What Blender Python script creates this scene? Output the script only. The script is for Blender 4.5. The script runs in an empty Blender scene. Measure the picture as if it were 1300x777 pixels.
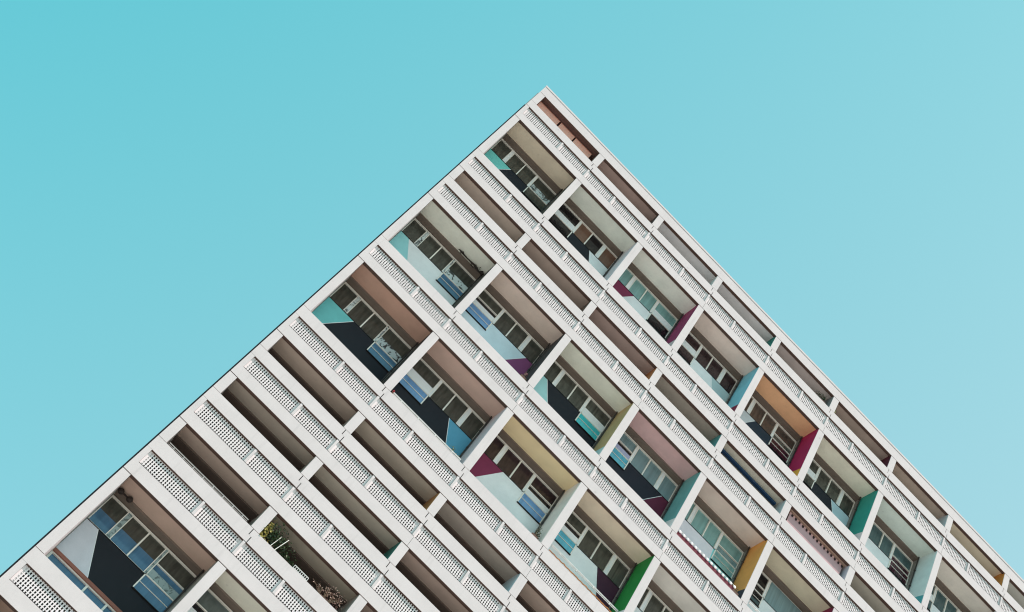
import bpy, bmesh, math, random
from mathutils import Vector, Matrix
random.seed(7)
C = bpy.context.scene.collection
P = 4.06                      # bay pitch along the facade
HG = 55.44                    # height of the top opening's head above the ground
W2 = 0.175                    # half pier width
# ------------------------------------------------------------------ helpers
def lin(c):
    return tuple(((v/255.)/12.92 if v/255. <= .04045 else ((v/255.+.055)/1.055)**2.4) for v in c)
class MB:
    def __init__(s): s.v=[]; s.f=[]; s.m=[]
    def box(s,x0,x1,y0,y1,z0,z1,m=0):
        n=len(s.v)
        s.v+=[(x0,y0,z0),(x1,y0,z0),(x1,y1,z0),(x0,y1,z0),(x0,y0,z1),(x1,y0,z1),(x1,y1,z1),(x0,y1,z1)]
        for q in ((0,3,2,1),(4,5,6,7),(0,1,5,4),(1,2,6,5),(2,3,7,6),(3,0,4,7)):
            s.f.append(tuple(n+i for i in q)); s.m.append(m)
    def prism(s,pts,y0,y1,m=0):          # pts: (x,z) outline, extruded from y0 (front) to y1
        n=len(s.v);k=len(pts)
        a=sum(pts[i][0]*pts[(i+1)%k][1]-pts[(i+1)%k][0]*pts[i][1] for i in range(k))
        if a<0: pts=pts[::-1]
        s.v+=[(x,y0,z) for x,z in pts]+[(x,y1,z) for x,z in pts]
        s.f.append(tuple(range(n,n+k))); s.m.append(m)
        s.f.append(tuple(range(n+2*k-1,n+k-1,-1))); s.m.append(m)
        for i in range(k):
            j=(i+1)%k; s.f.append((n+i,n+k+i,n+k+j,n+j)); s.m.append(m)
    def prismx(s,pts,x0,x1,m=0):         # pts: (y,z) outline, extruded along x
        n=len(s.v);k=len(pts)
        a=sum(pts[i][0]*pts[(i+1)%k][1]-pts[(i+1)%k][0]*pts[i][1] for i in range(k))
        if a<0: pts=pts[::-1]
        s.v+=[(x0,y,z) for y,z in pts]+[(x1,y,z) for y,z in pts]
        s.f.append(tuple(range(n+k-1,n-1,-1))); s.m.append(m)
        s.f.append(tuple(range(n+k,n+2*k))); s.m.append(m)
        for i in range(k):
            j=(i+1)%k; s.f.append((n+i,n+j,n+k+j,n+k+i)); s.m.append(m)
    def quad(s,a,b,c,d,m=0):
        n=len(s.v); s.v+=[tuple(a),tuple(b),tuple(c),tuple(d)]; s.f.append((n,n+1,n+2,n+3)); s.m.append(m)
    def tube(s,pts,r,seg=6,m=0):
        n0=len(s.v); k=len(pts)
        for i,p in enumerate(pts):
            p=Vector(p); a=Vector(pts[max(i-1,0)]); b=Vector(pts[min(i+1,k-1)]); d=(b-a).normalized()
            u=d.cross(Vector((0.3,0.9,0.2))).normalized(); w=d.cross(u)
            rr=r[i] if isinstance(r,(list,tuple)) else r
            for j in range(seg):
                t=2*math.pi*j/seg; s.v.append(tuple(p+u*math.cos(t)*rr+w*math.sin(t)*rr))
        for i in range(k-1):
            for j in range(seg):
                a=n0+i*seg+j;b=n0+i*seg+(j+1)%seg
                s.f.append((a,b,b+seg,a+seg)); s.m.append(m)
        s.f.append(tuple(n0+j for j in range(seg))[::-1]); s.m.append(m)
        s.f.append(tuple(n0+(k-1)*seg+j for j in range(seg))); s.m.append(m)
    def ball(s,c,r,m=0,sq=(1,1,1),seg=8):
        n0=len(s.v); rings=5
        for i in range(rings+1):
            ph=math.pi*i/rings
            for j in range(seg):
                t=2*math.pi*j/seg
                s.v.append((c[0]+r*sq[0]*math.sin(ph)*math.cos(t),c[1]+r*sq[1]*math.sin(ph)*math.sin(t),c[2]+r*sq[2]*math.cos(ph)))
        for i in range(rings):
            for j in range(seg):
                a=n0+i*seg+j;b=n0+i*seg+(j+1)%seg
                s.f.append((a,a+seg,b+seg,b)); s.m.append(m)
    def mesh(s,name,mats):
        me=bpy.data.meshes.new(name); me.from_pydata(s.v,[],s.f)
        for m in mats: me.materials.append(m)
        me.polygons.foreach_set('material_index',s.m); me.update(); return me
    def build(s,name,mats,parent=None,loc=(0,0,0)):
        if not isinstance(mats,(list,tuple)): mats=[mats]
        return link(name,s.mesh(name,mats),parent,loc)
def link(name,me,parent=None,loc=(0,0,0)):
    o=bpy.data.objects.new(name,me); C.objects.link(o); o.location=loc
    if parent: o.parent=parent
    return o
def tag(o,label,cat,group=None,kind=None):
    o['label']=label; o['category']=cat
    if group: o['group']=group
    if kind: o['kind']=kind
    return o
def empty(name,loc):
    o=bpy.data.objects.new(name,None); C.objects.link(o); o.location=loc; return o
# ------------------------------------------------------------------ materials
MATS={}
def mat(name,rgb,rough=.75,var=.12,scale=2.0,bump=0.0,bscale=60,spec=.4,srgb=True,grain=0.0,stain=0.0):
    if name in MATS: return MATS[name]
    m=bpy.data.materials.new(name); m.use_nodes=True; nt=m.node_tree; N=nt.nodes; L=nt.links
    b=N['Principled BSDF']; b.inputs['Roughness'].default_value=rough
    b.inputs['Specular IOR Level'].default_value=spec
    col=lin(rgb) if srgb else rgb
    tc=N.new('ShaderNodeTexCoord'); geo=N.new('ShaderNodeNewGeometry')
    n=N.new('ShaderNodeTexNoise'); n.inputs['Scale'].default_value=scale; n.inputs['Detail'].default_value=7; n.inputs['Roughness'].default_value=.6
    L.new(geo.outputs['Position'],n.inputs['Vector'])
    mr=N.new('ShaderNodeMapRange'); mr.inputs['From Min'].default_value=.3; mr.inputs['From Max'].default_value=.7
    mr.inputs['To Min'].default_value=1-var; mr.inputs['To Max'].default_value=1+var*.6
    L.new(n.outputs['Fac'],mr.inputs['Value'])
    out=mr.outputs['Result']
    if grain:
        g=N.new('ShaderNodeTexNoise'); g.inputs['Scale'].default_value=34; g.inputs['Detail'].default_value=3
        L.new(geo.outputs['Position'],g.inputs['Vector'])
        gm=N.new('ShaderNodeMapRange'); gm.inputs['From Min'].default_value=.3; gm.inputs['From Max'].default_value=.7
        gm.inputs['To Min'].default_value=1-grain; gm.inputs['To Max'].default_value=1+grain
        L.new(g.outputs['Fac'],gm.inputs['Value'])
        mu=N.new('ShaderNodeMath'); mu.operation='MULTIPLY'; L.new(out,mu.inputs[0]); L.new(gm.outputs['Result'],mu.inputs[1]); out=mu.outputs[0]
    if stain:      # weather streaks running down and sparse spots
        mp=N.new('ShaderNodeMapping'); mp.inputs['Scale'].default_value=(7,7,.5)
        L.new(geo.outputs['Position'],mp.inputs['Vector'])
        s=N.new('ShaderNodeTexNoise'); s.inputs['Scale'].default_value=1.0; s.inputs['Detail'].default_value=5
        L.new(mp.outputs['Vector'],s.inputs['Vector'])
        sm=N.new('ShaderNodeMapRange'); sm.inputs['From Min'].default_value=.56; sm.inputs['From Max'].default_value=.78
        sm.inputs['To Min'].default_value=1; sm.inputs['To Max'].default_value=1-stain
        L.new(s.outputs['Fac'],sm.inputs['Value'])
        v=N.new('ShaderNodeTexVoronoi'); v.inputs['Scale'].default_value=1.1; L.new(geo.outputs['Position'],v.inputs['Vector'])
        vm=N.new('ShaderNodeMapRange'); vm.inputs['From Min'].default_value=.03; vm.inputs['From Max'].default_value=.07
        vm.inputs['To Min'].default_value=1-stain*1.8; vm.inputs['To Max'].default_value=1
        L.new(v.outputs['Distance'],vm.inputs['Value'])
        for k in (sm,vm):
            mu=N.new('ShaderNodeMath'); mu.operation='MULTIPLY'; L.new(out,mu.inputs[0]); L.new(k.outputs['Result'],mu.inputs[1]); out=mu.outputs[0]
    vm=N.new('ShaderNodeVectorMath'); vm.operation='SCALE'; vm.inputs[0].default_value=col
    L.new(out,vm.inputs['Scale']); L.new(vm.outputs['Vector'],b.inputs['Base Color'])
    if bump:
        bn=N.new('ShaderNodeTexNoise'); bn.inputs['Scale'].default_value=bscale; bn.inputs['Detail'].default_value=4
        L.new(geo.outputs['Position'],bn.inputs['Vector'])
        bb=N.new('ShaderNodeBump'); bb.inputs['Strength'].default_value=bump; bb.inputs['Distance'].default_value=.01
        L.new(bn.outputs['Fac'],bb.inputs['Height']); L.new(bb.outputs['Normal'],b.inputs['Normal'])
    MATS[name]=m; return m
def glassmat(name,rgb,folds=0.0,spec=.5,rough=.06,fold_scale=9,wob=.25):
    """window glass in front of a dark room or a curtain, or with sky reflection painted in: dark body, sharp reflection, slightly wavy"""
    if name in MATS: return MATS[name]
    m=bpy.data.materials.new(name); m.use_nodes=True; nt=m.node_tree; N=nt.nodes; L=nt.links
    b=N['Principled BSDF']; b.inputs['Roughness'].default_value=rough; b.inputs['Specular IOR Level'].default_value=spec
    geo=N.new('ShaderNodeNewGeometry')
    mp=N.new('ShaderNodeMapping'); mp.inputs['Scale'].default_value=(fold_scale,1,.35 if folds else 2.0)
    L.new(geo.outputs['Position'],mp.inputs['Vector'])
    n=N.new('ShaderNodeTexNoise'); n.inputs['Scale'].default_value=1.0; n.inputs['Detail'].default_value=4
    L.new(mp.outputs['Vector'],n.inputs['Vector'])
    mr=N.new('ShaderNodeMapRange'); mr.inputs['From Min'].default_value=.3; mr.inputs['From Max'].default_value=.7
    f=folds or .3
    mr.inputs['To Min'].default_value=1-f; mr.inputs['To Max'].default_value=1+f
    L.new(n.outputs['Fac'],mr.inputs['Value'])
    vm=N.new('ShaderNodeVectorMath'); vm.operation='SCALE'; vm.inputs[0].default_value=lin(rgb)
    L.new(mr.outputs['Result'],vm.inputs['Scale']); L.new(vm.outputs['Vector'],b.inputs['Base Color'])
    bn=N.new('ShaderNodeTexNoise'); bn.inputs['Scale'].default_value=1.3; L.new(geo.outputs['Position'],bn.inputs['Vector'])
    bb=N.new('ShaderNodeBump'); bb.inputs['Strength'].default_value=wob; bb.inputs['Distance'].default_value=.02
    L.new(bn.outputs['Fac'],bb.inputs['Height']); L.new(bb.outputs['Normal'],b.inputs['Normal'])
    MATS[name]=m; return m
WHITE=mat('painted_concrete',(.60,.54,.53),.85,.06,.9,.25,70,.25,srgb=False,grain=.04,stain=.10)
PERF=mat('cast_concrete_grille',(.74,.675,.665),.85,.05,1.5,.2,80,.25,srgb=False,grain=.03)
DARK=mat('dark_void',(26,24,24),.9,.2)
EDGE=mat('end_wall_shade_grey',(42,40,46),.8,.15)  # dark grey puts shade into the end wall's colour
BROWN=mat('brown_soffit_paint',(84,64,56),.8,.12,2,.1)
REVEAL=mat('brown_grey_reveal_paint',(122,108,98),.8,.1,2,.1)
JAMB=mat('grey_jamb_paint',(140,136,130),.8,.1,2,.1)
FRAME=mat('cream_window_frame',(240,234,224),.6,.06,3)
PIPE=mat('dark_metal_pipe',(58,52,50),.5,.1)
COPPER=mat('brown_rail',(150,92,76),.55,.12)
NEUT=mat('plain_plaster',(190,184,176),.85,.06,1.5,.1)
def paint(rgb,rough=.75): return mat('paint_%d_%d_%d'%rgb,tuple(min(236,v*1.05) for v in rgb),rough,.09,1.6,.12,40,.35,grain=.02)
def ceil(rgb): return mat('ceiling_%d_%d_%d'%rgb,tuple(min(240,v*k+4) for v,k in zip(rgb,(1.22,1.21,1.20))),.88,.11,1.1,.15,50,.2,grain=.025,stain=.05)
# ------------------------------------------------------------------ rows and bays
ROWS=[('A',0.0,1.01,0),('B',2.79,6.59,1),('C',8.32,9.33,0),('D',11.09,14.89,1),('E',16.63,20.42,1),
      ('F',22.11,23.15,0),('G',24.86,25.84,0),('H',27.60,28.68,0),('I',30.36,34.18,1),('J',35.9,39.7,1),('K',41.43,42.45,0)]
CAMP=Vector((1.8641,-35.7059,HG-53.8446))
RM=((0.69870492,-0.57164002,0.43016172),(0.71230753,0.49993451,-0.49262914),(0.06655384,0.65060984,0.7564902))
FPX=1719.91
def pix(X,Y,D):
    q=Vector((X,Y,HG-D))-CAMP; c=[sum(RM[i][j]*q[j] for j in range(3)) for i in range(3)]
    return 650+FPX*c[0]/c[2],388.5+FPX*c[1]/c[2]
def inframe(x0,x1,d0,d1,mg):
    # any sample of the cell in the (enlarged) frame
    for i in range(5):
        for j in range(5):
            u,v=pix(x0+(x1-x0)*i/4,0,d0+(d1-d0)*j/4)
            if -mg<=u<=1300+mg and -mg<=v<=777+mg: return True
    return False
NB=12
cells=[]; vis={}
for r,(nm,t,bt,tall) in enumerate(ROWS):
    for b in range(NB):
        nxt=ROWS[r+1][1] if r+1<len(ROWS) else bt+1.75
        if inframe(b*P,(b+1)*P,t-.5,nxt,170):
            cells.append((r,b)); vis[(r,b)]=inframe(b*P-.1,(b+1)*P,t-.5,nxt,4)
zz=lambda d: HG-d
# ------------------------------------------------------------------ building
bld=empty('apartment_building',(30,8,0))
tag(bld,'white concrete apartment tower with gridded loggias, painted side walls and perforated parapets','building')
bld.location=(0,0,0)
# core: rear body of the block
m=MB(); m.box(-.15,112,1.75,22,0,zz(-.1)); m.build('wall',WHITE,bld)
m=MB(); m.box(-.205,-.152,.06,22,0,zz(1.58)); m.build('end_wall',EDGE,bld)
m=MB()
m.box(-.152,112,0,.165,zz(0),zz(-.60)); m.box(-.15,112,.3,22,zz(-.44),zz(-.55)); m.box(-.14,112,.012,.16,zz(.008),zz(-.0),1)
m.build('roof_fascia',[WHITE,BROWN],bld)
m=MB(); m.box(-.165,112,-.022,.45,zz(-.612),zz(-.72)); m.box(-.14,112,.012,.4,zz(-.6),zz(-.612),1); m.build('roof_coping',[WHITE,DARK],bld)
# upper end block beside the top loggia
m=MB(); m.box(-.200,-.153,.2,22,zz(1.58),zz(-.1)); m.build('end_wall',WHITE,bld)
# lower storeys below the frame: plain pier and slab grid so the tower stands on the ground
m=MB()
for k in range(5):
    d=44.2+k*2.8
    if d<54: m.box(-.15,112,0.01,1.74,zz(d+1.6),zz(d))
for b in range(0,28): m.box(b*P-W2,b*P+W2,.02,1.74,0,zz(43.3))
m.build('lower_storeys',WHITE,bld)
# beyond the detailed bays: same grid carried on, plain
m=MB()
for r,(nm,t,bt,tall) in enumerate(ROWS):
    bmax=max([b for (rr,b) in cells if rr==r]+[-1])+1
    nxt=ROWS[r+1][1] if r+1<len(ROWS) else bt+1.75
    if bmax<27: m.box(bmax*P+.12,112,.0,1.74,zz(nxt),zz(bt))
    for b in range(bmax+1,28): m.box(b*P-W2,b*P+W2,.003,1.74,zz(bt),zz(t))
m.build('far_bays',WHITE,bld)['kind']='stuff'

def gap(): return .016
def beam_mesh(first):
    m=MB(); x0=-.15 if first else -.04; x1=-.15 if first else .08; g=.028
    pts=[(x0,0),(P-.04-g,0),(P-.04-g,-.265),(P+.08-g,-.265),(P+.08-g,-.53),(x1,-.53)]
    if not first: pts+= [(.08,-.268),(-.04,-.268)]
    m.prism(pts,0,.20); m.box(P-.10,P+.14,.05,.07,-.525,-.004,2); m.box(x1+.002,P+.06-g,.012,.19,-.538,-.5305,1)
    return m.mesh('parapet_beam',[WHITE,BROWN,DARK])
BEAM=[beam_mesh(True),beam_mesh(False)]
def perf_mesh(Lx,n,mrows=7,H=.72,th=.010):
    m=MB(); px=(Lx-.10)/n; pz=H/mrows; hw=px*.51; hh=pz*.76
    xs=[0,.05]; 
    xs=[0]
    for i in range(n):
        c=.05+px*(i+.5); xs+=[c-hw/2,c+hw/2]
    xs.append(Lx); zs=[0]
    for j in range(mrows):
        c=pz*(j+.5); zs+=[c-hh/2,c+hh/2]
    zs.append(H); nx=len(xs); nz=len(zs)
    base=0
    for y in (0,th):
        for z in zs:
            for x in xs: m.v.append((x,y,z))
    off=nx*nz
    for j in range(nz-1):
        for i in range(nx-1):
            hole=(i%2==1 and j%2==1)
            a=j*nx+i;b=a+1;c=a+nx+1;d=a+nx
            if not hole:
                m.f.append((a,b,c,d)); m.m.append(0); m.f.append((a+off,d+off,c+off,b+off)); m.m.append(0)
            else:
                for p,q in ((a,b),(b,c),(c,d),(d,a)):
                    m.f.append((q,p,p+off,q+off)); m.m.append(0)
    m.box(-.05,Lx+.05,.10,.12,-.2,H+.3,1)                       # added dark sheet stands in for shade behind the grille
    return m
# panel slots inside a bay: even bays long+short, odd bays short+long
def divider_mesh(H=.72):
    m=MB()
    m.prismx([(.13,0),(.005,0),(.0,.03),(.0,H-.14),(.03,H-.02),(.13,H)],-.045,.045)
    return m.mesh('panel_divider',[WHITE])
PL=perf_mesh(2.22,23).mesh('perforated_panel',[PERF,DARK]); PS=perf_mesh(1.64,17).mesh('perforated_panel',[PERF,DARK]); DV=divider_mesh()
merged=MB()
# ------------------------------------------------------------------ colour table
K=(32,33,40); LB=(230,230,234); PLUM=(124,44,74); TEAL=(112,190,190); BLUE=(84,146,176); WH=(206,206,212)
D0=(40,40,38)
g_dark=glassmat('window_glass_dark',(74,74,68))
g_plum=glassmat('window_glass_plum',(58,44,46))
g_brown=glassmat('window_glass_brown_blind',(118,88,74),.1)
g_umber=glassmat('window_glass_umber',(88,76,70))
g_black=glassmat('window_glass_black',(32,30,32))
g_aqua=glassmat('window_glass_aqua_curtain',(128,168,166),.16)
g_steel=glassmat('window_glass_steel_curtain',(122,146,150),.16)
g_teal=glassmat('window_glass_teal',(78,100,102),.15)
g_blue=glassmat('window_glass_blue_reflection',(80,116,144),.12)  # reflected sky painted as a blue body colour
g_sky=glassmat('window_glass_sky_reflection',(112,150,192),.12)  # paler blue, sky reflection put into the pane colour
g_cyan=glassmat('window_glass_cyan',(96,176,196),.12)
g_turq=glassmat('window_glass_turquoise',(70,186,190),.12)
g_folds=glassmat('window_glass_curtain_folds',(84,84,78),.45,fold_scale=16)
g_red=glassmat('window_glass_red_curtain',(70,38,48),.5,fold_scale=14)
g_mott=glassmat('window_glass_mottled',(92,100,98),0,fold_scale=5)
def graffiti(name,a,b):
    if name in MATS: return MATS[name]
    m=bpy.data.materials.new(name); m.use_nodes=True; N=m.node_tree.nodes; L=m.node_tree.links
    bs=N['Principled BSDF']; bs.inputs['Roughness'].default_value=.6
    geo=N.new('ShaderNodeNewGeometry'); n=N.new('ShaderNodeTexNoise'); n.inputs['Scale'].default_value=4.2; n.inputs['Detail'].default_value=6; n.inputs['Distortion'].default_value=1.6
    L.new(geo.outputs['Position'],n.inputs['Vector'])
    r=N.new('ShaderNodeValToRGB'); r.color_ramp.elements[0].position=.42; r.color_ramp.elements[1].position=.5
    r.color_ramp.elements[0].color=(*lin(a),1); r.color_ramp.elements[1].color=(*lin(b),1)
    L.new(n.outputs['Fac'],r.inputs['Fac']); L.new(r.outputs['Color'],bs.inputs['Base Color'])
    MATS[name]=m; return m
GRF=graffiti('weathered_white_board',(70,72,70),(205,214,214)); GRD=graffiti('weathered_dark_board',(52,50,52),(190,200,202)); GRG=graffiti('speckled_grey_board',(104,116,116),(158,174,174))
# (row,bay): panes, transom material, transom style, door glass, mural left, mural right, thick mullion material
lb=lambda: paint(LB)
WIN={
 ('B',0):(g_dark,GRF,'t',g_dark,(116,200,192),K,None),
 ('B',1):(g_brown,lb(),'t',g_black,K,LB,None),
 ('B',2):(g_aqua,lb(),'t',g_black,PLUM,LB,None),
 ('B',3):(g_plum,lb(),'t',g_plum,LB,(176,192,194),None),
 ('B',4):(g_umber,g_folds,'n',g_red,(196,198,200),(40,50,62),None),
 ('B',5):(g_dark,lb(),'t',g_dark,K,(176,196,204),None),
 ('B',6):(g_teal,g_red,'n',g_red,(70,160,166),LB,None),
 ('B',7):(g_teal,lb(),'t',g_teal,LB,K,None),
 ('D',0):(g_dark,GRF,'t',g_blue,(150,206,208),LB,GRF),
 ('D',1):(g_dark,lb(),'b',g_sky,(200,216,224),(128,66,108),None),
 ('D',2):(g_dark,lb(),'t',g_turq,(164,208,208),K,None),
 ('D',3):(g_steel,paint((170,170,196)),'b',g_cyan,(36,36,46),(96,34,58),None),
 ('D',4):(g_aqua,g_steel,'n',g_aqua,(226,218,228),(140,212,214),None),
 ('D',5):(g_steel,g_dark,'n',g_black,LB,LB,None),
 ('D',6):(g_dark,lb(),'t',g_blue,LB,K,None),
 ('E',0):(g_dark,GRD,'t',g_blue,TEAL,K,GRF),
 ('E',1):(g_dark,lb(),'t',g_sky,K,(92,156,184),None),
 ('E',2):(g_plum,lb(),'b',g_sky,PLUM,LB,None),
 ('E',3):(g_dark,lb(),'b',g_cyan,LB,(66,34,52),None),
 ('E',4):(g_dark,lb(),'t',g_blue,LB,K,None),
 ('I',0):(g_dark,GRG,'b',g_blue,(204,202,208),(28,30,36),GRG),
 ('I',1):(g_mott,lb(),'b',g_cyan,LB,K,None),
}
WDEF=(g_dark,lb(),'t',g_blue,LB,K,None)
CEIL={'A':[(84,62,58),(140,122,116),(206,204,196),(176,180,176),(150,142,140),(136,124,116),(146,134,124),(190,166,148),(160,162,156)],
 'B':[(186,174,156),(190,194,186),(206,200,188),(190,176,168),(198,152,118),(200,190,176),(178,188,182),(190,184,176),(190,184,176)],
 'C':[(158,144,134),(124,108,102),(122,100,98),(116,112,106),(170,172,158),(160,130,116),(132,132,124),(150,140,130)],
 'D':[(196,194,184),(184,168,158),(196,196,184),(180,150,150),(184,170,162),(176,168,148),(180,170,160)],
 'E':[(164,132,118),(168,144,134),(204,178,144),(196,180,162),(198,190,184),(180,170,160)],
 'F':[(160,144,132),(156,148,136),(142,136,128),(164,144,134),(150,140,130)],
 'G':[(140,132,122),(156,154,142),(148,128,120),(150,140,130)],
 'H':[(152,132,122),(132,126,112),(116,100,92)],
 'I':[(160,138,126),(186,184,172),(170,160,150)],'J':[(128,108,96),(150,140,130)]}
SW={('B',0):((96,88,80),None),('B',1):((214,208,212),None),('B',2):((142,52,92),(190,180,180)),('B',3):((128,190,206),(130,36,66)),('B',4):((170,36,84),(224,164,70)),
 ('B',5):((52,150,136),(214,202,202)),('B',6):((206,218,216),(80,158,164)),('B',7):((200,196,192),None),
 ('C',0):((120,108,98),None),('C',1):((120,100,90),None),('C',2):((186,120,78),None),('C',3):((90,150,148),None),('C',4):((186,194,196),None),('C',5):((196,192,202),None),('C',6):((150,150,140),None),
 ('D',0):((80,72,66),None),('D',1):((64,60,60),None),('D',2):((184,160,116),(176,206,206)),('D',3):((108,162,160),(226,222,220)),('D',4):((232,156,84),(60,60,70)),('D',5):((130,40,70),(206,206,206)),
 ('E',0):((60,54,50),None),('E',1):((206,196,200),None),('E',2):((230,216,208),None),('E',3):((34,128,58),(220,218,214)),('E',4):((190,190,190),None),
 ('F',1):((168,120,76),None),('F',2):((176,192,198),None),('G',1):((60,116,106),None),
 ('A',1):((96,84,80),None),('A',2):((204,204,200),None),('A',3):((54,130,120),None),('A',4):((130,130,130),None),('A',5):((92,40,54),None),('A',6):((186,190,192),None),('A',7):((196,128,62),None)}
SLABB={}
def shells(r,b):
    nm,t,bt,tall=ROWS[r]; X=b*P; z=zz(t)
    cl=CEIL.get(nm,[]); c=cl[b] if b<len(cl) else (150,140,130)
    if nm in 'FGHC': c=tuple(int(.6*v+.4*w) for v,w in zip(c,(156,148,138)))
    if nm in 'AC': c=tuple(min(218,int(v*1.12)) for v in c)
    # ceiling slab; lip in brown at its front
    yc=1.14 if tall else (1.02 if nm=='F' else .92)
    m=MB(); m.box(X+W2,X+P-W2,.16,yc,z+.10,z+.42); m.box(X+W2,X+P-W2,.02,.16,z+.012,z+.40,1)
    m.build('ceiling',[ceil(c),BROWN],bld)
    # reveal (soffit and jambs by the window)
    H=bt-t+1.5; m=MB()
    m.box(X+W2,X+P-W2,yc,1.70,z+.035,z+.30,0 if tall else 2)
    m.box(X+P-W2-.03,X+P-W2,1.15,1.60,z-H,z+.035,1); m.box(X+W2,X+W2+.02,1.15,1.60,z-H,z+.035,1)
    m.build('window_reveal',[REVEAL,JAMB,mat('dark_soffit_paint',(100,86,78),.8,.12)],bld)
    # right-hand side wall
    col,low=SW.get((nm,b),((150,140,132),None))
    Hs=bt-t+.3; m=MB(); xa=X+P-W2-.012; xb=X+P-W2+.0
    if low:
        f=lambda y:z-(3.17-.30*(y-0)/1.14)
        m.prismx([(.03,z+.1),(1.15,z+.1),(1.15,f(1.15)),(.03,f(.03))],xa,xb)
        m.prismx([(.03,f(.03)),(1.15,f(1.15)),(1.15,z-Hs),(.03,z-Hs)],xa,xb,1)
        m.build('side_wall',[paint(col),paint(low)],bld)
    else:
        m.box(xa,xb,.03,1.15,z-Hs,z+.1); m.build('side_wall',paint(col),bld)
    if not tall:
        m=MB(); m.box(X+W2,X+P-W2,1.52,1.58,z-H,z+.04); m.build('back_wall',mat('back_wall_brown',(92,78,72),.8,.15),bld)
def mirror(even,x): return x if even else P-x
def window(r,b):
    nm,t,bt,tall=ROWS[r]; X=b*P; z=zz(t); ev=(b%2==0)
    panes,trm,style,door,ml,mr_,thick=WIN.get((nm,b),WDEF)
    def bx(m,x0,x1,y0,y1,d0,d1,mi=0):
        a,c=mirror(ev,x0),mirror(ev,x1)
        if a>c:a,c=c,a
        m.box(X+a,X+c,y0,y1,z-d1,z-d0,mi)
    m=MB(); F=.05
    bx(m,.18,3.89,1.46,1.56,0,F)                       # head
    bx(m,.18,.225,1.46,1.56,F,1.18); bx(m,3.84,3.89,1.46,1.56,F,2.6)
    bx(m,1.80,1.855,1.45,1.56,F,1.18)
    bx(m,.91,.94,1.455,1.56,F,1.18); bx(m,1.09,1.12,1.455,1.56,F,1.18); bx(m,.94,1.09,1.475,1.56,F,1.18,1)
    bx(m,2.52,2.55,1.455,1.56,F,1.25); bx(m,2.63,2.66,1.455,1.56,F,1.25); bx(m,2.55,2.63,1.475,1.56,F,1.25,1)
    bx(m,.18,2.52,1.465,1.56,1.165,1.19)               # sill rail
    bx(m,.18,2.60,1.44,1.56,1.19,1.215,2)              # dark strip painting the sill's underside shadow
    # door column rails
    if style=='t':
        bx(m,2.66,3.84,1.47,1.56,.72,1.17,3)
    elif style=='b':
        bx(m,2.66,3.84,1.46,1.56,.62,.655); bx(m,2.66,3.84,1.47,1.56,.87,1.17,3)
    else:
        bx(m,2.66,3.84,1.46,1.56,.74,.775); bx(m,2.66,3.84,1.46,1.56,1.14,1.19)
    # lower sash of the door, standing proud
    bx(m,2.60,2.645,1.40,1.5,1.18,1.82); bx(m,3.80,3.84,1.40,1.5,1.18,1.82); bx(m,2.60,3.84,1.40,1.5,1.18,1.215); bx(m,2.60,3.84,1.40,1.5,1.80,1.83,2)
    if style!='t' or nm in 'DE': bx(m,2.645,3.80,1.41,1.47,1.49,1.505)
    w=m.build('window',[FRAME,thick or lb(),DARK,trm],bld)
    m=MB()
    if nm=='I' and b==0:                                # sky reflection painted blue on the lower pane halves
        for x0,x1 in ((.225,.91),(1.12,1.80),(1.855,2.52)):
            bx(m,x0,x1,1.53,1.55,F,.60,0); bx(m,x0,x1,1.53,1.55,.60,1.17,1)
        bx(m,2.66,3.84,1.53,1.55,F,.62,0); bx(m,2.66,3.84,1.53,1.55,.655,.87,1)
    elif nm=='B' and b==1:
        bx(m,.225,.91,1.53,1.55,F,1.17,0); bx(m,1.12,1.80,1.53,1.55,F,1.17,4); bx(m,1.855,2.52,1.53,1.55,F,1.17,0); bx(m,2.66,3.84,1.53,1.55,F,.72,3)
    elif nm=='D' and b==5:
        bx(m,2.52,3.84,1.53,1.55,F,1.17,3); 
        bx(m,.225,2.52,1.44,1.45,F,1.19,0)              # wide steel-blue screen
    else:
        for i,(x0,x1) in enumerate(((.225,.91),(1.12,1.80),(1.855,2.52))):
            bx(m,x0,x1,1.53,1.55,F,1.17,5 if (nm=='E' and b==3 and i==0) else 0)
        bx(m,2.66,3.84,1.53,1.55,F,.74 if style!='b' else .62,5 if (nm=='D' and b==2) else 0)
        if style=='b': bx(m,2.66,3.84,1.53,1.55,.655,.87,3)
        if style=='n': bx(m,2.66,3.84,1.53,1.55,.775,1.14,6)
    bx(m,2.645,3.80,1.44,1.46,1.215,1.80,2)
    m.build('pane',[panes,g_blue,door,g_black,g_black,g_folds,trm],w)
    # painted spandrel under the windows, split along a slanted line
    BND={('D',4):(2.50,2.62),('B',6):(.80,.62)}
    if (nm,b) in BND: xa,xb=BND[(nm,b)]
    elif nm in 'DI': xa,xb=((.66,1.50) if ev else (3.46,2.56))
    else: xa,xb=((1.51,.64) if ev else (2.62,3.30))
    z0,z1=z-1.216,z-2.62
    sp=MB(); sp.prism([(X+.185,z0),(X+xa,z0),(X+xb,z1),(X+.185,z1)],1.455,1.56)
    o=sp.build('spandrel_panel',paint(ml),w)
    sp=MB(); sp.prism([(X+xa,z0),(X+3.885,z0),(X+3.885,z1),(X+xb,z1)],1.455,1.56)
    sp.build('spandrel_panel',paint(mr_),w)
    sp=MB(); sp.prism([(X+xa-.014,z0),(X+xa+.014,z0),(X+xb+.014,z1),(X+xb-.014,z1)],1.449,1.454)
    sp.build('cover_strip',lb(),w)
    # lower storey of the loggia behind the parapet
    m=MB(); m.box(X+.18,X+3.885,1.40,1.60,z-2.73,z-2.62,0); m.box(X+.18,X+3.885,1.46,1.6,z-2.78,z-2.73,1)
    for x in (.19,1.62,2.42,3.1,3.80): m.box(X+x,X+x+.07,1.46,1.6,z-5.0,z-2.78,1)
    m.box(X+.18,X+3.885,1.53,1.6,z-5.0,z-2.78,2)
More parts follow.
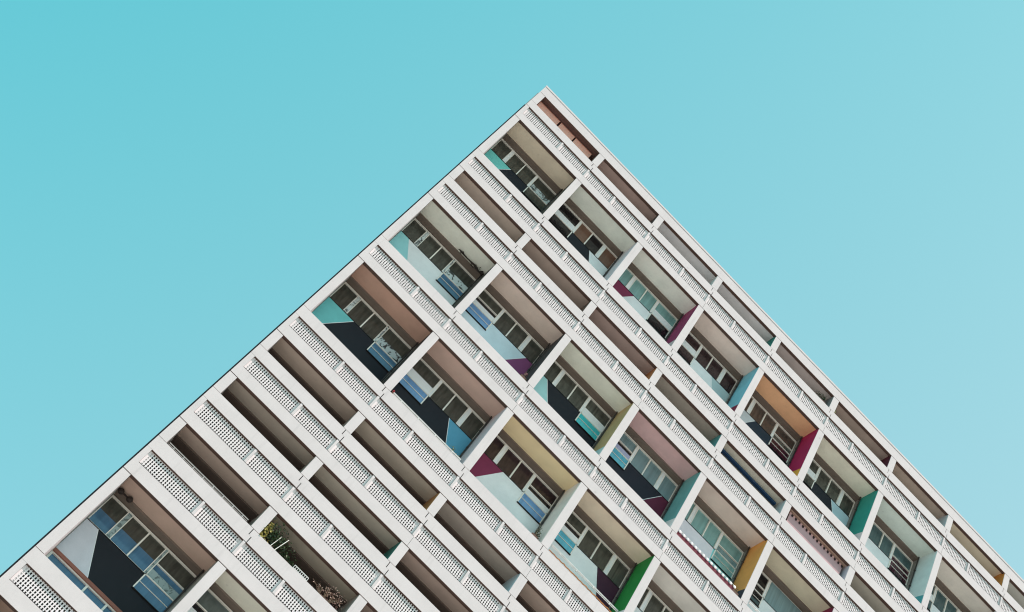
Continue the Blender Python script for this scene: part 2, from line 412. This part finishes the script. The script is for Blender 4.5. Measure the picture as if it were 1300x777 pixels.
    m.build('lower_glazing',[COPPER,FRAME,g_blue if nm in 'I' else g_teal],bld)
n_perf=[]
for (r,b) in cells:
    nm,t,bt,tall=ROWS[r]; X=b*P
    link('parapet_beam',BEAM[0 if b==0 else 1],bld,(X,0,zz(bt)))
    nxt=ROWS[r+1][1] if r+1<len(ROWS) else bt+1.75
    zb=zz(nxt)+.49+.035
    slots=((.05,PL,2.32),(2.37,PS,4.06)) if b%2==0 else ((.05,PS,1.74),(1.79,PL,4.06))
    for x,me,dx in slots:
        if vis[(r,b)]:
            sx=1.0; o=link('perforated_panel',me,bld,(X+x,.085,zb)); link('panel_divider',DV,o,(dx-x-.0,-.081,-.02))
            n_perf.append(o)
        else:
            n0=len(merged.v)
            src=me
            merged.v+=[(v.co.x+X+x,v.co.y+.085,v.co.z+zb) for v in src.vertices]
            for p in src.polygons: merged.f.append(tuple(i+n0 for i in p.vertices)); merged.m.append(p.material_index)
    if b==0:
        m=MB(); m.box(-.15,.045,.004,.2,zb-.033,zb+.70); m.build('parapet_end',WHITE,bld)
    shells(r,b)
    if tall: window(r,b)
if merged.v:
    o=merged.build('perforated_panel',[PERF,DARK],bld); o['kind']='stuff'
# a step below the long divider: bays' floor decks
for r in range(len(ROWS)):
    bs=[b for (rr,b) in cells if rr==r]
    if not bs: continue
    nm,t,bt,tall=ROWS[r]; b1=max(bs)+1
    if r>0:
        b=0
        while b<b1:
            e=min(b+2+(r+b)%2,b1); x0=-.15 if b==0 else b*P+.06; x1=e*P+.048
            m=MB(); m.box(x0,x1,0,.17,zz(t)+.008,zz(t)+.49); m.box(x0+.003,x1-.003,.012,.165,zz(t),zz(t)+.0075,1); m.box(x0+.15*(b==0)+.03,x1,.006,.03,zz(t)+.49,zz(t)+.512,2)
            m.build('slab_edge',[WHITE,BROWN,DARK],bld); b=e
        m=MB(); m.box(-.14,b1*P,.17,1.72,zz(t)+.42,zz(t)+.47); m.build('loggia_floor',NEUT,bld)
    for b in range(0,b1+1):
        x=b*P
        if b==0: m=MB(); m.box(-.15,W2,.004,1.72,zz(bt)+.022,zz(t)-.022); 
        else:
            m=MB(); m.box(x-W2,x+W2,.004,.10,zz(bt)+.022,zz(t)-.022)
            m.box(x-W2+.004,x+W2-.004,.10,1.72,zz(bt)-.9,zz(t)+.4)
        if b==0: m.box(-.14,W2-.01,.10,1.72,zz(bt)-1.6,zz(t)+.45)
        m.box(x-W2+.006+.02*(b==0),x+W2-.006,.03,.05,zz(bt)-.03,zz(t)+.03,1)
        m.build('pier',[WHITE,DARK],bld)
        if b<b1 and tall:
            m=MB(); xp=x+P-W2-.075
            m.tube([(xp,1.10,zz(t)+.1),(xp,1.10,zz(bt)-.6)],.032,8)
            for k in range(3): m.box(xp-.04,xp+.04,1.06,1.14,zz(t+.9+k*1.1),zz(t+.86+k*1.1))
            m.build('drainpipe',PIPE,bld)
# ------------------------------------------------------------------ things on the loggias
def at(row,b,x,y,d):
    t=[q for q in ROWS if q[0]==row][0][1]; return (b*P+x,y,zz(t+d))
def atf(row,b,x,y,d):
    q=[q for q in ROWS if q[0]==row][0]; sl=(53.84-q[1]-d)/35.7
    return (b*P+x,y,zz(q[1]+d-y*sl))
# reed blinds, top left
def stripemat(name,a,b,scale,rough=.8,axis='X'):
    m=bpy.data.materials.new(name); m.use_nodes=True; N=m.node_tree.nodes; L=m.node_tree.links
    bs=N['Principled BSDF']; bs.inputs['Roughness'].default_value=rough
    geo=N.new('ShaderNodeNewGeometry'); w=N.new('ShaderNodeTexWave'); w.wave_type='BANDS'; w.bands_direction=axis
    w.inputs['Scale'].default_value=scale; w.inputs['Distortion'].default_value=.6; w.inputs['Detail'].default_value=2
    L.new(geo.outputs['Position'],w.inputs['Vector']); r=N.new('ShaderNodeValToRGB')
    r.color_ramp.elements[0].color=(*lin(a),1); r.color_ramp.elements[1].color=(*lin(b),1)
    L.new(w.outputs['Fac'],r.inputs['Fac']); L.new(r.outputs['Color'],bs.inputs['Base Color']); return m
REED=stripemat('terracotta_reed',(196,118,98),(248,196,176),9,.8,'Z')
for i,(x0,x1,lab) in enumerate(((.20,1.50,'terracotta reed blind in the topmost corner loggia, nearest the tower\'s outer corner'),
                           (1.60,2.52,'terracotta reed blind in the topmost corner loggia, middle one of the three'),
                           (2.60,3.66,'terracotta reed blind in the topmost corner loggia, nearest the first pier'))):
    o=empty('reed_blind',at('A',0,x0,.34,.08)); m=MB(); w=x1-x0; 
    for k in range(26):
        zk=-.01-k*.045; m.box(0,w,0,.012,zk-.040,zk)
    for q in (.08,.36,.64,.92): m.box(w*q-.012,w*q+.012,-.006,0,-1.17,0,1)
    m.build('slat_sheet',[REED,mat('pale_tape',(214,170,156),.8)],o)
    m=MB(); m.tube([(-.02,.01,.02),(w+.02,.01,.02)],.028,8); m.build('roller',COPPER,o)
    tag(o,lab,'blind','reed blinds in the top corner loggia')
def awning(b,row,lab,y,d,k,tube_col,fab,scallop):
    o=empty('rolled_awning',at(row,b,.35,y,d)); L=3.38
    m=MB(); m.prismx([(-.11*k,-.10*k),(.11*k,-.10*k),(.12*k,.03*k),(.05*k,.10*k),(-.08*k,.09*k)],0,L); m.build('cassette',tube_col,o)
    if scallop:
        m=MB(); n=30
        for q in range(n):
            x0=L*q/n; x1=L*(q+1)/n; h=.17
            if q%2: m.prism([(x0,-.02),(x1,-.02),(x1,-.02-h*.6),((x0+x1)/2,-.02-h),(x0,-.02-h*.6)],-.112,-.104,0)
            else: m.prism([(x0,-.02),(x1,-.02),(x1,-.02-h*.55),(x0,-.02-h*.55)],-.108,-.102,1)
        m.build('valance',[fab[0],fab[1]],o)
        m=MB(); m.box(.02,L-.02,-.095,-.085,-1.3,-.05); m.build('hanging_cloth',fab[2],o)
    m=MB()
    for x in (.1,L-.1): m.tube([(x,0,.02),(x,.15,-.02),(x,.42,.02)],.018,6)
    m.build('bracket',PIPE,o)
    return tag(o,lab,'awning')
awning(4,'C','dark blue rolled awning under the ceiling of a low loggia, no fringe',.5,.15,.72,paint((30,60,92),.6),None,False)
awning(5,'C','brown rolled awning with a dark scalloped fringe in the low loggia beside the blue one',.36,.06,1.0,mat('pink_brown_fabric',(176,140,128),.8),[mat('dark_brown_fabric',(52,34,36),.9),mat('rose_fabric',(206,160,158),.9),mat('mauve_cloth',(186,150,152),.9)],True)
# pink cloth on the low loggia with the scalloped awning
# pompom screen (row D, bay 4)
o=empty('parapet_screen',atf('D',4,.18,.10,3.62)); m=MB(); L=3.3
m.box(0,L,0,.012,-.35,.02); m.build('cloth',mat('plum_cloth',(110,46,58),.9,.3,9),o)
m=MB()
m.ball((0,0,0),.078,0,(1,.35,.9)); bob=m.mesh('bobble',[mat('white_cotton',(236,228,228),.9)])
for k in range(15): link('bobble',bob,o,(.12+k*.225,-.03,.04))
m=MB(); m.tube([(0,0,.11),(L,0,.11)],.014,6); 
for k in range(5): m.tube([(.02+k*(L-.04)/4,.05,-.3),(.02+k*(L-.04)/4,.0,.11)],.012,6)
m.build('rail',FRAME,o)
tag(o,'plum cloth screen with a row of white bobbles along the parapet','screen')
# rails and ledges inside some parapets
def rail(name,row,b,x0,x1,y,d,col,lab,cat,posts=5,h=.35,r=.018,grp=None):
    o=empty(name,atf(row,b,x0,y,d)); L=x1-x0; m=MB(); m.tube([(0,0,0),(L,0,0)],r,6); m.tube([(0,0,-.07),(L,0,-.07)],r*.6,6); m.build('top_rail',col,o)
    m=MB()
    for k in range(posts):
        x=L*(k+.5)/posts; m.tube([(x,0,-(h if row=='H' else .09)),(x,0,0)],r*.9,6)
    m.build('post',col,o); return tag(o,lab,cat,grp)
GREYM=mat('grey_metal',(168,164,160),.5)
rail('handrail','H',0,.25,3.7,.12,.98,GREYM,'thin grey metal rail along the low parapet just above the big corner loggia','rail',8,.3,.022)
rail('handrail','E',1,.3,3.75,.14,3.70,mat('white_metal',(222,220,216),.5),'white rail inside the parapet of the loggia with the black and blue panel','rail',4,.3,.03)
rail('handrail','E',3,.3,3.8,.30,3.46,mat('white_metal',(222,220,216),.5),'white rail inside the parapet of the loggia with the green side wall','rail',4,.5,.03)
rail('handrail','D',5,.3,3.4,.16,3.55,mat('white_metal',(222,220,216),.5),'white rail inside the parapet of the loggia with the wide blue screen','rail',4,.5,.03)
# wavy wooden edge in E3
o=MB(); pts=[(x*3.4/40,.008*math.sin(x*1.9),.006*math.sin(x*.9)+.010*math.sin(x*2.3)) for x in range(41)]
o.tube(pts,.024,6); ob=o.build('bamboo_pole',mat('orange_wood',(178,112,58),.7,.3,6),None,atf('E',3,.25,.10,3.74))
tag(ob,'orange brown bamboo pole lying along the parapet below the green side wall','pole')
# window box in H1 middle
o=empty('railing_grid',atf('H',1,1.69,.10,.95)); m=MB()
m.tube([(0,0,0),(.6,0,0)],.016,6); m.tube([(0,0,-.12),(.6,0,-.12)],.014,6)
for k in range(9): m.tube([(k*.075,0,-.16),(k*.075,0,0)],.010,5)
m.build('wire_panel',mat('white_metal',(222,220,216),.5),o); tag(o,'small white wire panel standing on the parapet between the two plants','panel')
# ceiling lights in I0 and D0
DK=mat('dark_fitting',(48,38,34),.7,.2)
def spot(row,b,xs,d,lab,y=1.02):
    o=empty('ceiling_light',at(row,b,xs[0],y,d)); m=MB()
    m.tube([(0,0,0),(xs[1]-xs[0],0,.0)],.03,6); m.build('bar',DK,o)
    for x in xs:
        m=MB(); m.ball((x-xs[0],-.02,-.02),.115,0,(1,.8,.9),10); m.tube([(x-xs[0],0,0),(x-xs[0],0,.12)],.03,6); m.build('lamp_head',DK,o)
    return tag(o,lab,'lamp')
spot('I',0,(.30,.66),0.0,'dark twin lamp under the ceiling of the big corner loggia with sky reflection painted blue in its panes')
# ivy-like dark garland on ceiling of D0
o=empty('dried_garland',at('D',0,2.5,.98,-.02)); m=MB()
m.tube([(0,0,0),(.4,0,-.03),(.85,0,0),(1.1,.02,-.06),(1.34,0,-.02)],[.05,.03,.05,.04,.06],6)
for k in range(70):
    a=random.choice((0,.06,.8,.88,1.2,1.3)); c=(a+random.gauss(0,.07),random.gauss(0,.05),random.gauss(-.02,.05)); m.ball(c,random.uniform(.02,.045),0,(1,.7,.8),5)
m.build('twigs',DK,o); tag(o,'dark dried garland hanging under the ceiling of the loggia with pale blue panel','garland')
# hook on the roof edge
m=MB(); m.tube([(0,0,0),(.02,0,.12),(.10,0,.16)],.025,6); ob=m.build('roof_hook',PIPE,None,(24.75,.2,zz(-.72))); tag(ob,'tiny dark hook sticking up from the roof edge against the sky','hook')
# ---- plants
def leafmat(name,a,b):
    m=bpy.data.materials.new(name); m.use_nodes=True; N=m.node_tree.nodes; L=m.node_tree.links
    bs=N['Principled BSDF']; bs.inputs['Roughness'].default_value=.6
    geo=N.new('ShaderNodeNewGeometry'); r=N.new('ShaderNodeValToRGB'); r.color_ramp.elements[0].color=(*lin(a),1); r.color_ramp.elements[1].color=(*lin(b),1)
    L.new(geo.outputs['Random Per Island'],r.inputs['Fac']); L.new(r.outputs['Color'],bs.inputs['Base Color']); return m
LG=leafmat('green_leaves',(26,40,24),(62,82,42)); LY=leafmat('sunlit_leaves',(90,92,36),(206,190,104)); LD=leafmat('dry_flowers',(120,80,70),(232,196,180)); STEM=mat('plant_stem',(96,78,60),.8)  # yellow leaf colour carries painted sunlight for the shrub's edge
def leaf(m,c,s,mi=0):
    d=Vector((random.gauss(0,1),random.gauss(0,1),random.gauss(0,1))).normalized(); u=d.orthogonal().normalized(); u.rotate(Matrix.Rotation(random.random()*6.28,3,d)) ; w=d.cross(u)
    c=Vector(c); m.quad(c-u*s,c-w*s*.5,c+u*s,c+w*s*.5,mi)
def plant(name,base,blobs,lab,cat='plant',stems=6,leafm=(LG,),pot=True,leafs=.045):
    o=empty(name,base)
    if pot:
        m=MB(); m.prismx([(-.09,-.34),(.09,-.34),(.11,-.14),(-.11,-.14)],-.16,.16); m.build('planter',mat('brown_planter',(96,70,58),.8),o)
    m=MB()
    for (c,rad,n,mi) in blobs:
        for k in range(n):
            p=[c[i]+random.gauss(0,1)*rad[i]*.5 for i in range(3)]; leaf(m,p,leafs*random.uniform(.6,1.3),mi)
    m.build('foliage',list(leafm),o)
    m=MB()
    for (c,rad,n,mi) in blobs:
        for k in range(max(2,stems//max(1,len(blobs)))):
            e=(c[0]+random.gauss(0,rad[0]*.5),c[1]+random.gauss(0,rad[1]*.4),c[2]+rad[2]*random.uniform(-.2,.6))
            m.tube([(c[0]*.5,0,-.16),((e[0]+c[0]*.5)/2+random.gauss(0,.03),e[1]*.5,e[2]*.5),e],[.012,.009,.006],4)
    m.build('stem',STEM,o); return tag(o,lab,cat)
plant('leafy_shrub',at('H',1,.62,.24,1.02),[((-.36,-.10,.30),(.18,.16,.50),190,1),((-.28,-.08,.0),(.3,.1,.16),80,1),((.0,.05,.42),(.50,.26,.46),620,0),((.5,.12,.34),(.5,.2,.34),330,0),((.8,.2,.30),(.34,.14,.16),110,0),((1.15,.3,.36),(.3,.1,.08),30,0)],
      'green leafy shrub with yellow sunlit edge spilling over a low loggia parapet','plant',14,(LG,LY))
plant('dried_flowers',atf('H',1,3.05,.16,.98),[((.0,-.03,.16),(.22,.1,.26),90,0),((.35,0,.16),(.3,.12,.3),130,0),((-.35,0,.1),(.3,.1,.14),40,0)],
      'dry brown flower stalks behind the same low parapet as the leafy shrub','plant',30,(LD,),True,.028)
m=MB(); 
for k,(x,h,dx) in enumerate(((.66,.50,.10),(.84,.62,.16))):
    m.tube([(x-.6,0,-.1),(x-.6+dx,-.03,h)],.014,5)
ob=m.build('plant_stakes',FRAME,None,at('H',1,.62,.12,1.0)); tag(ob,'two pale stakes leaning out of the leafy shrub on the low loggia','stakes')
plant('potted_plant',atf('E',2,3.62,.3,3.66),[((0,-.02,.12),(.10,.08,.34),90,0),((.12,.02,.05),(.08,.08,.2),40,0)],'dark spiky potted plant at the right foot of the loggia with cream ceiling','plant',4,(leafmat('grey_green_leaves',(40,44,32),(128,128,100)),),True,.04)
plant('potted_plant',atf('A',4,3.55,.3,.98),[((0,0,.16),(.16,.1,.22),90,0),((-.28,0,.08),(.14,.1,.14),50,0)],'small dark potted plant in the top row loggia, in silhouette against the grey ceiling','plant',4,(LG,),True,.04)
plant('potted_plant',atf('A',5,.26,.2,.98),[((0,0,.05),(.08,.08,.10),36,0)],'tiny green plant at the left end of a top row loggia with brown ceiling','plant',3,(leafmat('fresh_leaves',(84,100,50),(140,150,80)),),False,.03)
plant('potted_plant',atf('E',1,.26,.10,3.74),[((0,0,.08),(.05,.05,.05),26,0)],'tiny pot of red flowers on the parapet beside the black and blue panel','plant',3,(leafmat('red_flowers',(170,30,40),(226,60,70)),),False,.022)
plant('potted_plant',atf('E',1,3.3,.25,3.74),[((0,0,.12),(.12,.06,.16),70,0),((.25,0,.05),(.1,.06,.1),30,0)],'small yellow-green plants on the parapet below the blue painted panel','plant',4,(leafmat('olive_leaves',(70,84,50),(150,150,96)),),True,.03)
plant('potted_plant',atf('D',1,3.68,.25,3.66),[((0,0,.10),(.08,.08,.12),50,0)],'small pinkish potted plant at the foot of the plum painted panel','plant',4,(leafmat('pink_leaves',(120,60,70),(190,140,140)),),True,.03)
plant('potted_plant',atf('D',4,3.60,.2,3.66),[((0,0,.06),(.16,.06,.10),50,0)],'small dark plant beside the orange side wall at the end of the bobble screen','plant',4,(leafmat('amber_leaves',(60,60,70),(190,140,80)),),True,.03)
# ------------------------------------------------------------------ ground, light, sky, camera
m=MB(); m.box(-3000,3000,-3000,3000,-.5,-.004)
g=m.build('ground',mat('pale_paving',(.42,.40,.37),.9,.12,.3,srgb=False)); g['kind']='structure'
m=MB(); m.box(-120,240,12+12,420,-.004,0)
m2=MB(); m2.box(-60,150,-60,-.2,-.001,.003)
gg=m2.build('forecourt',mat('light_gravel',(.60,.565,.53),.9,.1,.6,srgb=False)); gg['kind']='structure'
SUN=Vector((.85,-1.0,2.25)).normalized()
elev=math.asin(SUN.z); 
sd=bpy.data.lights.new('sun','SUN'); sd.energy=3.4; sd.angle=math.radians(.53); sd.color=(1.0,.82,.80)
so=bpy.data.objects.new('sun',sd); C.objects.link(so); so.rotation_euler=(-SUN).to_track_quat('-Z','Y').to_euler(); so.location=(60,-80,140)
w=bpy.data.worlds.new('World'); bpy.context.scene.world=w; w.use_nodes=True; N=w.node_tree.nodes; L=w.node_tree.links
bg=N['Background']; sky=N.new('ShaderNodeTexSky'); sky.sky_type='NISHITA'; sky.sun_disc=False
sky.sun_elevation=elev; sky.sun_rotation=math.atan2(SUN.x,SUN.y); sky.air_density=1.0; sky.dust_density=1.6; sky.ozone_density=1.0; sky.altitude=50
tint=N.new('ShaderNodeMix'); tint.data_type='RGBA'; tint.blend_type='MULTIPLY'; tint.inputs[0].default_value=1
tint.inputs[7].default_value=(.95,2.1,1.7,1); SKYN=.15*2**.45
L.new(sky.outputs[0],tint.inputs[6])
# haze gradient painted over most of the sky model: paler and redder low down and towards the sun
tcw=N.new('ShaderNodeTexCoord'); dt=N.new('ShaderNodeVectorMath'); dt.operation='DOT_PRODUCT'; dt.inputs[1].default_value=(.405,-.068,-.278)
L.new(tcw.outputs['Generated'],dt.inputs[0]); ad=N.new('ShaderNodeMath'); ad.operation='ADD'; ad.inputs[1].default_value=.486; L.new(dt.outputs['Value'],ad.inputs[0])
cl=N.new('ShaderNodeClamp'); cl.inputs['Min'].default_value=.10; cl.inputs['Max'].default_value=.75; L.new(ad.outputs[0],cl.inputs['Value'])
cb=N.new('ShaderNodeCombineColor')
for i,(k,o_) in enumerate(((1,0),(.30,.54),(.25,.60))):
    ma=N.new('ShaderNodeMath'); ma.operation='MULTIPLY_ADD'; ma.inputs[1].default_value=k/SKYN; ma.inputs[2].default_value=o_/SKYN
    L.new(cl.outputs[0],ma.inputs[0]); L.new(ma.outputs[0],cb.inputs[i])
hz=N.new('ShaderNodeMix'); hz.data_type='RGBA'; hz.inputs[0].default_value=.82
L.new(tint.outputs[2],hz.inputs[6]); L.new(cb.outputs[0],hz.inputs[7]); L.new(hz.outputs[2],bg.inputs['Color'])
bg.inputs['Strength'].default_value=.15
cam=bpy.data.cameras.new('camera'); co=bpy.data.objects.new('camera',cam); C.objects.link(co)
cam.sensor_width=36; cam.lens=FPX/1300*36; cam.clip_end=8000; cam.clip_start=.1
R=Matrix(((RM[0][0],-RM[1][0],-RM[2][0]),(RM[0][1],-RM[1][1],-RM[2][1]),(RM[0][2],-RM[1][2],-RM[2][2])))
co.matrix_world=Matrix.Translation(CAMP)@R.to_4x4()
sc=bpy.context.scene; sc.camera=co
sc.view_settings.view_transform='Standard'; sc.view_settings.look='None'; sc.view_settings.exposure=.45; sc.view_settings.gamma=1
sc.cycles.pixel_filter_type='BLACKMAN_HARRIS'; sc.cycles.filter_width=1.1; sc.cycles.max_bounces=8; sc.cycles.diffuse_bounces=5
print('cells',len(cells),'visible',sum(vis.values()),'perf',len(n_perf))
